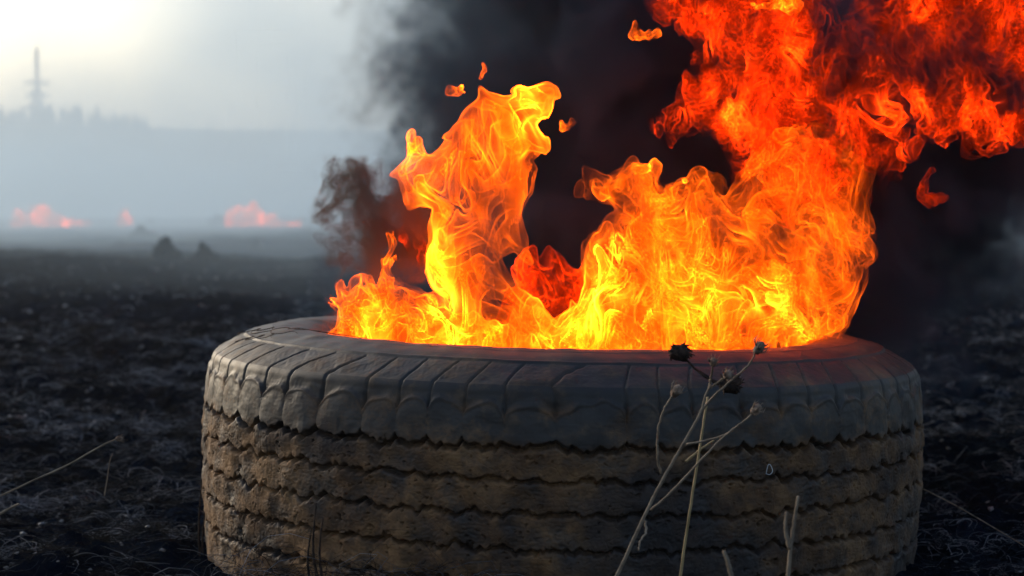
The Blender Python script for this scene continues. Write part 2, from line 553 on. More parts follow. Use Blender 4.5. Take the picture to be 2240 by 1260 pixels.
m_wood = simple_mat("conifer_dark", (.010, .018, .012), (.030, .045, .028), .8, .95, 0, .1, .1)
mb = MB()
def hill_z(x):
    hn_, = samp([N_A], np.array([x / 1400]), np.array([710 / 1400.]), np.array([.35]))
    return -1.5 + 36 + 2.5 * hn_[0] - .012 * min(max(x + 150, -200), 300)
for k in range(900):
    x = random.uniform(-330, 260)
    y = random.gauss(705, 14)
    h = random.uniform(2.0, 5.0) * (2.3 if x < -150 else .8)
    z = hill_z(x) - 2.0
    nseg = 4
    for s in range(nseg):
        zb = z + h * (s / nseg) * .9; zt = zb + h * .42
        rb = h * .30 * (1 - s / nseg * .75)
        vs = [Vector((x + rb * math.cos(a) * random.uniform(.7, 1.2), y + rb * math.sin(a) * random.uniform(.7, 1.2), zb)) for a in np.linspace(0, 2 * math.pi, 7)[:6]]
        vs.append(Vector((x, y, zt)))
        mb.add(vs, [(q, (q + 1) % 6, 6, 6) for q in range(6)])
wood = mb.build("distant_wood", m_wood, None, False)
tag(wood, None, None, None, "stuff"); wood["label"] = "thin line of conifers along the top of the hazy ridge"; wood["category"] = "wood"

m_steel = simple_mat("dull_steel", (.06, .065, .07), (.10, .10, .11), 2, .7)
def build_pylon():
    y = 715.0
    base = P(82, 270, y); top = P(87, 104, y)
    x0 = base.x; zb = base.z - 7; zt = top.z
    py = empty("power_pylon", (x0, y, zb))
    H = zt - zb
    def hw(t): return .5 + (1.35 if t < .42 else 1.35 * max(0, (.62 - t) / .2)) * (1.15 - .6 * t)
    body = MB(); levels = [0, .1, .2, .29, .38, .46, .54, .61, .68, .75, .81, .87, .93, 1.0]
    cor = [(-1, -1), (1, -1), (1, 1), (-1, 1)]
    for a, b in zip(levels[:-1], levels[1:]):
        ca = [Vector((x0 + sx * hw(a), y + sy * hw(a), zb + a * H)) for sx, sy in cor]
        cb = [Vector((x0 + sx * hw(b), y + sy * hw(b), zb + b * H)) for sx, sy in cor]
        for q in range(4):
            q2 = (q + 1) % 4
            body.tube([ca[q], cb[q]], .30, 4)
            body.tube([ca[q], cb[q2]], .2, 4); body.tube([ca[q2], cb[q]], .2, 4)
            body.tube([ca[q], ca[q2]], .13, 4)
    body.build("lattice_tower", m_steel, py, False)
    for t, half in ((.34, 6.2), (.48, 4.6), (.61, 5.2)):
        arm = MB(); z = zb + t * H
        arm.tube([Vector((x0 - half, y, z + .2)), Vector((x0 + half, y, z + .2))], .12, 4)
        for s in (-1, 1):
            tip = Vector((x0 + s * half, y, z + .2))
            for sy in (-1, 1):
                arm.tube([Vector((x0 + s * hw(t), y + sy * hw(t), z)), tip], .42, 4)
                arm.tube([Vector((x0 + s * hw(t), y + sy * hw(t), z + 1.6)), tip], .36, 4)
            for q in (.3, .6):
                p = Vector((x0 + s * (hw(t) + (half - hw(t)) * q), y, z))
                arm.tube([p, p + Vector((0, 0, 1.5 * (1 - q)))], .10, 4)
        a = arm.build("cross_arm", m_steel, py, False)
        for s in (-1, 1):
            ins = MB(); tip = Vector((x0 + s * half, y, z))
            for q in range(4):
                ins.blob(tip - Vector((0, 0, .3 + q * .38)), .2, .2, .16, 6, 0)
            io = ins.build("insulator", m_steel, None); io.data.transform(Matrix.Translation(-Vector((x0, y, zb)))); io.parent = a
    tag(py, "tall lattice power pylon standing above the ridge at the far left", "pylon")
build_pylon()

# ------------------------------------------------------------------ mounds and clods in the middle distance
m_clod = simple_mat("charred_clod", (.010, .010, .012), (.035, .033, .034), 14, .95, .8, .03, .1)
def mound(name, u0, u1, vt, vb, y, label, skew=0.0, seed=0):
    a = P(u0, vb, y); b = P(u1, vb, y); t = P((u0 + u1) / 2, vt, y)
    cx = (a.x + b.x) / 2; hx_ = (b.x - a.x) / 2 * 1.22; hz = t.z - a.z
    n, m = 48, 20
    th, ph = np.meshgrid(np.linspace(0, 2 * np.pi, n, endpoint=False), np.linspace(0, math.pi / 2, m), indexing='ij')
    Z = ph / (math.pi / 2); rd = (1 - Z ** 1.5) ** .85; X = np.cos(th) * rd; Y = np.sin(th) * rd
    k, = samp([N_C], X / 3 + seed * .37, Y / 3, Z / 3); k2, = samp([N_B], X + seed * .2, Y, Z)
    s = 1 + .04 * k + .07 * k2
    vx = cx + hx_ * (X * s + skew * Z); vy = y + hx_ * .8 * Y * s; vz = a.z - .12 + (hz * 1.12 + .12) * Z * s
    i, j = np.meshgrid(np.arange(n), np.arange(m - 1), indexing='ij'); i2 = (i + 1) % n
    o = link_mesh(name, np.stack([vx, vy, vz], -1).reshape(-1, 3), np.stack([i * m + j, i2 * m + j, i2 * m + j + 1, i * m + j + 1], -1).reshape(-1, 4), m_clod)
    tag(o, label, "mound", "dark mounds out in the burnt field")
mound("earth_mound", 334, 418, 528, 592, 17.0, "taller dark hump of earth in the smoky field, left one of the close pair", -.35, 1)
mound("earth_mound", 420, 512, 544, 598, 16.5, "lower dark hump of earth with a long right slope, right one of the close pair", -.4, 2)
mound("earth_mound", 545, 580, 524, 556, 27.0, "faint small hump fading in smoke to the right of the dark pair", 0, 3)
mound("earth_mound", 262, 288, 470, 500, 120.0, "small faint hump on the smoky skyline above a low pink glow", 0, 4)
mound("earth_mound", 310, 346, 480, 503, 110.0, "small hump on the smoky skyline just left above the dark pair", 0, 5)
mound("earth_mound", 455, 515, 474, 502, 105.0, "wider skyline hump just left of the biggest distant fire", -.3, 6)
mound("earth_mound", 250, 360, 505, 556, 42.0, "broad pale hump veiled in smoke left of the dark pair", .1, 7)

# ------------------------------------------------------------------ flame sheets
def flame_material(name, cool, hot, strength, pw=1.6):
    """thin glowing gas sheets: what lies behind shines through; the light path inside a sheet grows as 1/cos of the slant"""
    m, nt = new_mat(name)
    ge = N(nt, "ShaderNodeNewGeometry")
    dt = N(nt, "ShaderNodeVectorMath", operation='DOT_PRODUCT')
    L(nt, ge.outputs['Normal'], dt.inputs[0]); L(nt, ge.outputs['Incoming'], dt.inputs[1])
    c = mth(nt, 'ABSOLUTE', dt.outputs['Value'])
    path = mth(nt, 'DIVIDE', 1.0, mth(nt, 'ADD', mth(nt, 'POWER', c, pw), .05))
    glow = attr(nt, "glow"); heat = attr(nt, "heat")
    col = mix(nt, heat, cool, hot)
    st = mth(nt, 'MULTIPLY', mth(nt, 'MULTIPLY', path, glow), strength)
    em = N(nt, "ShaderNodeEmission"); L(nt, col, em.inputs['Color']); L(nt, st, em.inputs['Strength'])
    tr = N(nt, "ShaderNodeBsdfTransparent")
    L(nt, mix(nt, mth(nt, 'MULTIPLY', glow, 1.0, True), (1, 1, 1), (.90, .86, .80)), tr.inputs['Color'])
    ad = N(nt, "ShaderNodeAddShader"); L(nt, tr.outputs[0], ad.inputs[0]); L(nt, em.outputs[0], ad.inputs[1])
    o = N(nt, "ShaderNodeOutputMaterial"); L(nt, ad.outputs[0], o.inputs['Surface'])
    m.cycles.emission_sampling = 'NONE'
    return m
m_fl_yel = flame_material("flame_yellow", (1.0, .11, .003), (1.0, .50, .024), .041, 2.0)
m_fl_red = flame_material("flame_red", (.50, .020, .0008), (1.0, .34, .010), .0140, 2.4)

def make_flame(name, poly, y0, thick, R, h, wl, mat, label, levels=(-.8, 0, .8), adv=(.05, .02), seed=0., hot=(0.5, 0.0),
               lean=0.0, soot=0.0, zs=.62, skin=1.0, inner=.8, crisp=.25, hole=.45, group=None, spots=(), ragged=.0, var=1.3):
    pw = np.array([tuple(P(u, v, y0)) for u, v in poly])
    x0, x1 = pw[:, 0].min() - .03, pw[:, 0].max() + .03
    z0, z1 = pw[:, 2].min() - .03, pw[:, 2].max() + .03
    xs = np.arange(x0, x1, h); zs_ = np.arange(z0, z1, h); ys = np.arange(-thick - 3 * h, thick + 3 * h, h)
    X2, Z2 = np.meshgrid(xs, zs_, indexing='ij')
    d2 = poly_sdf(pw[:, [0, 2]], X2, Z2)
    q = np.where(d2 > 0, 1 - (1 - np.clip(d2 / R, 0, 1)) ** 2, 2 * d2 / R).astype(np.float32)
    X, Y, Z = np.meshgrid(xs, ys, zs_, indexing='ij')
    X = X.astype(np.float32); Y = Y.astype(np.float32); Z = Z.astype(np.float32)
    # fine swirl carries the outline, a stronger one folds the inside
    Xa, Ya, Za = advect(X + seed, Y + seed * .7, Z, wl * .9, adv[1], 2, zs)
    gi = np.clip((Xa - seed - x0) / h, 0, len(xs) - 1.001); gk = np.clip((Za - z0) / h, 0, len(zs_) - 1.001)
    a = gi.astype(int); b = gk.astype(int); fa = gi - a; fb = gk - b
    Q = (q[a, b] * (1 - fa) * (1 - fb) + q[a + 1, b] * fa * (1 - fb) + q[a, b + 1] * (1 - fa) * fb + q[a + 1, b + 1] * fa * fb)
    F0 = Q - ((Ya - seed * .7) / thick) ** 2 * (1.0)
    Xb, Yb, Zb = advect(X + seed, Y + seed * .7, Z, wl, adv[0], 5, zs)
    g, fine = samp([N_A, N_B], (Xb + lean * Z) / wl, Yb / wl, Zb * zs / wl)
    env = F0 + hole * g * sstep(0.02, .6, F0) + ragged * fine
    org = (x0, ys[0], z0)
    VV = []; FF = []; GL = []; HT = []; n = 0
    def put(field, lev, amp, clip):
        nonlocal n
        Vt, Qt = surface_net(field, lev, org, h)
        if len(Vt) == 0: return
        f0 = grid_sample(F0, org, h, Vt)
        lo, = samp([N_A], (Vt[:, 0] + seed * 3) / (wl * 1.7), Vt[:, 1] / (wl * 1.7), Vt[:, 2] * zs / (wl * 1.7))
        lo2, = samp([N_B], (Vt[:, 0] + seed * 5) / (wl * .8), Vt[:, 1] / (wl * .8), Vt[:, 2] * zs / (wl * .8))
        gl = amp * np.clip(np.exp(var * (.75 * lo + .5 * lo2) - .35 * var ** 2), .01, 9)
        if clip:
            gl = gl * sstep(.0, .22, f0)
            keep = (f0[Qt] > 0.0).any(1)
            Qt = Qt[keep]
        if soot > 0:
            so_, = samp([N_B], (Vt[:, 0] + seed * 7) / (wl * 1.5), Vt[:, 1] / (wl * 1.5), Vt[:, 2] / (wl * 1.5) * .8)
            gl = gl * (1 - soot * sstep(.1, 1.0, so_))
        zr = (Vt[:, 2] - z0) / (z1 - z0); xr = (Vt[:, 0] - x0) / (x1 - x0)
        ht = np.clip(hot[0] + hot[1] * zr + (hot[2] if len(hot) > 2 else 0) * xr + .22 * lo + .12 * lo2, 0, 1)
        for su, sv, sr, sg in spots:
            c_ = P(su, sv, y0)
            wgt = np.exp(-((Vt[:, 0] - c_.x) ** 2 + (Vt[:, 2] - c_.z) ** 2) / (sr / 1472.) ** 2)
            gl = gl * np.exp(sg * wgt); ht = np.clip(ht + .45 * sg * wgt, 0, 1)
        VV.append(Vt); FF.append(Qt + n); GL.append(gl); HT.append(ht); n += len(Vt)
    put(env, .06, skin, False)
    for k, lv in enumerate(levels):
        put(g + crisp * fine * (1 if k % 2 else -1), lv, inner, True)
    V = np.concatenate(VV); Fq = np.concatenate(FF); G = np.concatenate(GL); H_ = np.concatenate(HT)
    V[:, 1] += y0
    # small wriggle below grid size so that sheets are not smooth as film
    used = np.unique(Fq); remap = np.zeros(len(V), int); remap[used] = np.arange(len(used))
    o = link_mesh(name, V[used], remap[Fq], mat, attrs={"glow": G[used], "heat": H_[used]})
    tag(o, label, "flame", group)
    return o

A = [(930,830),(935,760),(955,715),(985,680),(975,650),(945,625),(928,595),(922,560),(935,520),(935,480),(940,450),(918,440),(895,450),(880,430),(868,400),(862,382),(849,372),(868,352),(880,340),(882,310),(892,287),(905,277),(918,288),(922,310),(927,328),(945,330),(960,318),(975,305),(952,302),(958,292),(985,285),(1003,262),(1018,235),(1040,218),(1040,200),(1048,190),(1072,206),(1100,208),(1120,196),(1108,185),(1128,171),(1150,180),(1190,182),(1214,190),(1224,218),(1206,225),(1206,250),(1190,272),(1180,262),(1162,270),(1168,285),(1180,300),(1195,305),(1201,325),(1190,335),(1170,330),(1158,345),(1172,362),(1168,390),(1165,420),(1150,440),(1142,470),(1150,500),(1158,520),(1160,545),(1172,580),(1150,583),(1125,558),(1105,575),(1120,600),(1140,630),(1165,655),(1200,685),(1230,700),(1270,735),(1290,830)]
B = [(745,850),(724,740),(721,700),(740,668),(714,651),(718,644),(748,650),(745,625),(757,611),(768,634),(790,606),(802,603),(812,625),(826,640),(835,620),(840,600),(836,580),(850,560),(856,540),(850,514),(860,520),(869,545),(856,572),(852,600),(857,632),(875,624),(900,632),(930,622),(960,650),(1010,690),(1120,720),(1140,850)]
D = [(1090,800),(1105,660),(1140,600),(1172,580),(1200,584),(1218,546),(1242,556),(1252,582),(1285,575),(1320,600),(1340,800)]
E_ = [(1200,840),(1195,715),(1225,688),(1262,668),(1285,625),(1286,590),(1284,550),(1298,518),(1312,515),(1318,492),(1330,470),(1346,455),(1312,447),(1284,430),(1277,402),(1280,383),(1312,386),(1345,368),(1378,350),(1412,344),(1438,366),(1440,388),(1454,416),(1462,394),(1488,400),(1520,396),(1546,378),(1570,368),(1582,376),(1585,396),(1603,420),(1612,400),(1625,380),(1650,340),(1700,290),(1850,280),(1895,370),(1885,420),(1896,470),(1902,520),(1914,560),(1895,578),(1893,610),(1870,652),(1848,690),(1852,716),(1815,735),(1760,790),(1700,840)]
G_ = [(1700,470),(1600,430),(1655,395),(1640,375),(1606,362),(1600,340),(1618,322),(1600,312),(1555,305),(1520,285),(1482,292),(1450,280),(1449,246),(1475,225),(1508,205),(1530,196),(1508,160),(1518,143),(1545,172),(1560,150),(1530,120),(1562,88),(1530,66),(1490,66),(1482,42),(1442,22),(1425,0),(1415,-60),(1500,-110),(1900,-120),(2330,-110),(2340,240),(2240,262),(2184,300),(2172,345),(2120,322),(2100,288),(2060,282),(2012,300),(1982,345),(1922,362),(1898,400),(1888,470),(1800,500)]
make_flame("flame_column", A, 0.0, .085, .075, .0029, .50, m_fl_yel, "tall yellow twisting flame column rising alone from the left half of the tyre", adv=(.075, .007), seed=.31, hot=(.95, -.45), var=1.5, ragged=.03, levels=(-.5, .7), inner=3.1, skin=2.6, crisp=.0, hole=.6, spots=[(1090, 290, 90, .7), (1000, 590, 110, .9), (1110, 640, 80, .5), (900, 330, 40, -.4)])
make_flame("low_flame", B, -.03, .11, .05, .0027, .30, m_fl_yel, "low curling flames lapping over the left rim beside the tall column", adv=(.06, .010), seed=1.7, hot=(.85, -.2), levels=(0,), ragged=.04, var=1.4, crisp=.05, inner=2.1, skin=1.5, spots=[(800, 690, 80, .8)])
make_flame("low_flame", [(1085,850),(1100,715),(1128,690),(1165,700),(1190,672),(1215,694),(1262,655),(1300,690),(1330,850)], .02, .09, .05, .0030, .26, m_fl_yel, "low bright flames bridging the gap between the column and the broad blaze", adv=(.05, .010), seed=8.8, hot=(.8, -.2), levels=(0,), crisp=.05, inner=1.8, skin=1.3, hole=.3, ragged=.04)
make_flame("back_flame", D, .22, .10, .06, .004, .34, m_fl_red, "dim red flame glowing in the gap behind the column and the broad blaze", adv=(.07, .02), seed=2.3, hot=(.7, -.3), levels=(0,), inner=6, skin=5, hole=.25, ragged=.06)
make_flame("broad_blaze", E_, .02, .16, .085, .0033, .40, m_fl_yel, "broad orange wall of flame filling the right half of the tyre", adv=(.085, .010), seed=3.9, hot=(1.15, -.45, -.95), var=1.5, ragged=.05, levels=(-.6, .6), inner=.95, soot=.85, crisp=.14, hole=.9, skin=1.0, spots=[(1350, 660, 130, 1.0), (1470, 470, 90, .6), (1560, 690, 90, .5), (1860, 470, 170, -1.0), (1780, 330, 120, -2.6), (1750, 640, 120, -.5), (1620, 540, 90, -.3)])
make_flame("towering_flame", G_, .10, .10, .06, .0036, .37, m_fl_red, "deep red sooty flame billowing to the upper right out of the picture", adv=(.11, .028), seed=5.2, var=1.9, hot=(.95, .1, -.6), levels=(-.4, .7), inner=1.0, skin=.8, soot=.985, spots=[(1740, 300, 150, 1.3), (1480, 240, 110, 2.0), (1540, 60, 150, 1.5), (1960, 130, 90, -.4), (2180, 60, 170, .5), (1850, 60, 90, -.4), (2130, 250, 60, .5)], lean=-.3, crisp=.12, hole=2.2, ragged=.14)
wisps = [
 ([(974,213),(978,192),(1000,183),(1010,186),(1004,198),(1016,204),(992,212)], "pale detached wisp left of the column's top"),
 ([(1050,168),(1056,150),(1056,134),(1064,140),(1066,152),(1058,166)], "small upright detached wisp highest above the column"),
 ([(1216,262),(1224,280),(1244,288),(1256,270),(1250,256),(1242,272),(1232,268)], "hooked detached wisp right of the column's top"),
 ([(1376,76),(1382,46),(1394,46),(1392,60),(1412,72),(1440,66),(1452,74),(1420,90),(1398,82),(1384,86)], "angular wisp floating over dark smoke left of the red billow"),
 ([(2010,430),(2012,395),(2036,366),(2046,372),(2028,396),(2028,420),(2050,424),(2078,424),(2060,444),(2034,460)], "hook shaped wisp alone in black smoke right of the blaze"),
 ([(876,540),(870,520),(880,500),(900,482),(925,480),(938,500),(936,560),(930,600),(912,570),(905,540),(896,520),(888,530),(890,552)], "dark red curl tucked against the column's left side"),
 ([(1496,400),(1490,392),(1500,388),(1510,396)], "tiny spark of flame over the broad blaze"),
 ([(1640,14),(1690,0),(1740,-4),(1756,14),(1740,34),(1724,26),(1700,20),(1670,20)], "bright orange wisp crossing the top edge of the picture"),
 ([(1600,560),(1600,560)], None)]
for k, (pl, lb) in enumerate(wisps):
    if lb is None: continue
    make_flame("flame_wisp", pl, -.02 + .03 * (k % 3), .022, .018, .0016, .10, m_fl_red if k in (4, 5) else m_fl_yel, lb, adv=(.02, .004), seed=7 + k, hot=(.35, 0), levels=(0.0,), group="detached wisps of flame", skin=1.2)

for k, (pl, lb) in enumerate([
 ([(20,492),(26,468),(40,458),(60,470),(70,452),(90,446),(108,456),(125,468),(150,480),(200,490),(200,496),(20,496)], "low pink ground fire glowing through smoke at the far left"),
 ([(490,490),(498,462),(520,452),(540,458),(552,436),(566,448),(580,470),(600,466),(612,486),(660,488),(660,496),(490,496)], "widest distant ground fire glowing pink left of the smoke puff"),
 ([(255,488),(264,470),(272,452),(280,470),(292,488),(292,494),(255,494)], "small faint distant fire between the two larger pink glows")]):
    make_flame("ground_fire", pl, 98.0, .9, .5, .085, 3.2, m_fl_yel, lb, adv=(.5, .15), seed=11.3 + k, hot=(.3, 0), levels=(0,), inner=.8, skin=.8, var=1.0, group="small fires far off across the field", ragged=.05)

# ------------------------------------------------------------------ dry stalks in front of the tyre
m_stem = simple_mat("dry_stem", (.10, .075, .055), (.24, .19, .14), 60, .75, .4, .0006, .3)
m_straw = simple_mat("yellow_straw", (.20, .14, .06), (.36, .26, .13), 50, .6, .3, .0005, .4)
m_head = simple_mat("seed_head", (.09, .06, .045), (.28, .21, .16), 160, .9, .6, .001, .2)
m_burnt = simple_mat("charred_flower", (.010, .007, .006), (.05, .03, .022), 140, .9, .6, .001, .2)
def px_path(pts, y0, y1=None, n=24, jit=0.00018):
    y1 = y0 if y1 is None else y1
    m = len(pts) - 1
    w_ = [P(u, v, y0 + (y1 - y0) * k / m) for k, (u, v) in enumerate(pts)]
    c = curve_pts(w_, n)
    return [p + Vector((random.gauss(0, jit), random.gauss(0, jit), 0)) * (0 if k == 0 else 1) for k, p in enumerate(c)]
def taper(n, a, b): return [a + (b - a) * k / (n - 1) for k in range(n)]
def head_mesh(p, d, size, mat, parent, spiky=10, name="seed_head"):
    """dried seed head: a ribbed cup with bristly bracts"""
    mb = MB(); d = Vector(d).normalized(); rot = d.to_track_quat('Z', 'Y')
    mb.blob(p + d * size * .35, size * .42, size * .42, size * .62, 12, .3, rot)
    for k in range(spiky):
        a = 2 * math.pi * k / spiky + random.uniform(-.3, .3)
        side = rot @ Vector((math.cos(a), math.sin(a), 0))
        b0 = p + d * size * random.uniform(0, .5) + side * size * .32
        mb.tube([b0, b0 + side * size * random.uniform(.15, .4) + d * size * .35, b0 + side * size * random.uniform(.1, .5) + d * size * random.uniform(.6, .95)], [size * .09, size * .06, size * .015], 4)
    return mb.build(name, mat, parent)

def root_for(u, v, y):
    p = P(u, v, y); return Vector((p.x, p.y, 0))
YP = -.74
st = empty("dry_weed", P(1300, 1340, YP)); tag(st, "branching grey dried weed with pale seed heads leaning across the tyre front", "dry weed")
main = MB(); pp = px_path([(1215, 1560), (1280, 1400), (1350, 1258), (1400, 1150), (1444, 1060), (1500, 962), (1531, 905), (1545, 862), (1556, 842)], YP, YP - .02, 60)
main.tube(pp, taper(len(pp), .0024, .0012), 7); main.build("stem", m_stem, st)
br = [
 ([(1531, 905), (1560, 868), (1600, 832), (1636, 800), (1656, 768)], (1662, 757), .0125, "upper right"),
 ([(1552, 846), (1556, 820), (1560, 796)], (1563, 783), .0095, "short upright"),
 ([(1550, 850), (1572, 836), (1590, 822)], (1598, 812), .012, "short"),
 ([(1447, 1036), (1440, 1010), (1438, 970), (1442, 930), (1455, 890), (1474, 862)], (1485, 850), .0125, "left"),
 ([(1502, 972), (1540, 965), (1584, 952), (1618, 930), (1648, 902)], (1657, 889), .0115, "right"),
 ([(1424, 1116), (1470, 1075), (1530, 1010), (1590, 950), (1622, 925)], None, 0, "crossing"),
 ([(1408, 1130), (1414, 1160), (1400, 1185), (1398, 1205)], None, 0, "dangling"),
]
for pts, hd, sz, _ in br:
    b = MB(); q = px_path(pts, YP, YP - .03, 26, .0004)
    b.tube(q, taper(len(q), .0014, .0009), 6)
    bo = b.build("branch", m_stem, st)
    if hd:
        e = q[-1]; dirv = (q[-1] - q[-4]).normalized()
        ho = head_mesh(e, dirv, sz, m_head, None); ho.data.transform(Matrix.Translation(-st.location)); ho.parent = bo
        ho.matrix_parent_inverse = Matrix()
def straw(pts, y, label, r0=.0019, r1=.0011, mat=None, name="straw", cat="straw", y1=None):
    b = MB(); q = px_path(pts, y, y1, 40)
    b.tube(q, taper(len(q), r0, r1), 6)
    o = b.build(name, mat or m_straw); tag(o, label, cat); return o
straw([(1445, 1560), (1470, 1400), (1489, 1255), (1512, 1100), (1530, 985), (1545, 890), (1548, 868)], YP + .03, "straight golden straw standing behind the branching weed")
straw([(1500, 1010), (1530, 985), (1562, 963)], YP + .06, "short broken yellow straw piece caught behind the golden straw", .0016, .001)
w2 = empty("dry_weed", P(1715, 1400, -.95)); tag(w2, "blurred thin grey forked twig at the bottom right before the tyre", "dry weed")
b = MB(); q = px_path([(1712, 1500), (1720, 1320), (1728, 1215), (1738, 1140), (1746, 1085)], -.95, None, 30); b.tube(q, taper(len(q), .0024, .0013)); b.build("stem", m_stem, w2)
b = MB(); q = px_path([(1728, 1200), (1720, 1170), (1718, 1145), (1721, 1120)], -.95, None, 16); b.tube(q, taper(len(q), .0022, .0012)); b.build("branch", m_stem, w2)
straw([(1625, 1420), (1608, 1300), (1594, 1235), (1583, 1205)], -1.0, "short blurred twig tip poking up at the bottom edge before the tyre", .003, .0014, m_stem, "dry_twig", "twig")
def burnt_flower(u, v, size, y, stem_pts, label):
    f = empty("charred_flower", P(u, v, y)); tag(f, label, "dead flower", "charred flowers against the tyre")
    h = MB(); c = P(u, v, y)
    h.blob(c, size * .55, size * .4, size * .42, 12, .6)
    for k in range(48):
        a = random.uniform(0, 2 * math.pi); el = random.uniform(-.5, 1.2)
        d = Vector((math.cos(a) * math.cos(el), math.sin(a) * math.cos(el) * .7, math.sin(el)))
        e = c + d * size * random.uniform(.45, .82) + Vector((random.gauss(0, .0015), 0, random.gauss(0, .002)))
        h.tube([c + d * size * .2, c + d * size * .5 + Vector((0, 0, random.gauss(0, .0015))), e], [size * .10, size * .07, size * .02], 4)
    h.build("flower_head", m_burnt, f)
    b = MB(); q = px_path(stem_pts, y, y - .01, 16); b.tube(q, taper(len(q), .0012, .0015)); b.build("stem", m_burnt, f)
burnt_flower(1487, 772, .021, YP + .05, [(1495, 780), (1520, 806), (1548, 828), (1575, 842)], "dark charred flower head just over the tyre edge, the upper left one")
burnt_flower(1598, 842, .022, YP + .06, [(1598, 842), (1580, 838), (1560, 832), (1530, 812)], "ragged black flower behind the pale seed heads, the lower right one")
# left stalk with a small seed head, lying over the burnt ground
ls = empty("dry_weed", P(-60, 1112, -.42)); tag(ls, "long thin pale stalk slanting in from the left edge with one tiny head", "dry weed")
b = MB(); q = px_path([(-160, 1160), (-60, 1112), (0, 1085), (80, 1048), (150, 1016), (220, 976), (256, 960)], -.42, -.36, 40); b.tube(q, taper(len(q), .0014, .0010)); b.build("stem", m_stem, ls)
head_mesh(q[-1], (1, 0, .1), .008, m_head, ls)
straw([(0, 1124), (22, 1112), (42, 1102)], -.42, "short pale straw stub at the left edge of the picture", .002, .0014, m_stem, "dry_twig", "twig")
straw([(228, 1085), (234, 1050), (240, 1010), (246, 992)], -.2, "thin dark upright twig on the ash left of the tyre", .001, .0006, m_stem, "dry_twig", "twig")
straw([(2020, 1070), (2080, 1100), (2150, 1140), (2260, 1205), (2330, 1240)], -.15, "thin reddish stem lying on black ash right of the tyre", .0009, .0006, m_head, "dry_twig", "twig")
td = empty("burnt_tendril", P(620, 712, .1)); tag(td, "thin black burnt tendrils curled over the tyre's left top edge", "burnt tendril")
def on_top(x, y):
    r_ = math.hypot(x, y); return Vector((x, y, float(np.interp(r_, [.30, .335, .37, .40, .425, .45, .466, .495, .512], [.29, .314, .331, .337, .336, .331, .3245, .311, .3015])) - x * math.tan(R_(1.3)) + .0035))
for (rr0, a0, rr1, a1) in ((.47, 188, .43, 214), (.455, 196, .40, 206), (.41, 205, .37, 226), (.48, 200, .45, 210)):
    b = MB(); q = []
    for k in range(26):
        t = k / 25; ra = rr0 + (rr1 - rr0) * t + .008 * math.sin(t * 21 + rr0 * 90); an = math.radians(a0 + (a1 - a0) * t + 1.1 * math.cos(t * 24))
        q.append(on_top(ra * math.cos(an), ra * math.sin(an)))
    b.tube(q, taper(26, .0007, .0004), 4); b.build("tendril", m_burnt, td)
for k, (u, v0, v1) in enumerate(((688, 1100, 1290), (702, 1130, 1300), (676, 1160, 1300), (438, 1040, 1290), (446, 1100, 1290), (1978, 1120, 1290))):
    straw([(u + 8, v1), (u - 3, (v0 + v1) / 2), (u + 4, v0)], -.60 if 600 < u < 1900 else -.12, ("charred upright stem leaning on the tread at the lower left, %s" % ("tallest of three", "right one of three", "short left one of three")[k]) if k < 3 else ("burnt stem at the tyre's left foot, outer one", "burnt stem at the tyre's left foot, inner one", "burnt stem at the tyre's right foot")[k - 3], .0022, .0008, m_burnt, "charred_twig", "burnt twig")
# small bent wire ring stuck to the tread
b = MB(); q = px_path([(1676, 1036), (1680, 1018), (1685, 1017), (1690, 1030), (1684, 1038), (1675, 1036)], -.5, None, 20, 0); b.tube(q, .0005, 5)
o = b.build("wire_ring", simple_mat("wire_grey", (.35, .36, .38), (.55, .56, .58), 50, .5)); tag(o, "tiny bent pale wire loop stuck on the tread right of the weed", "wire loop")

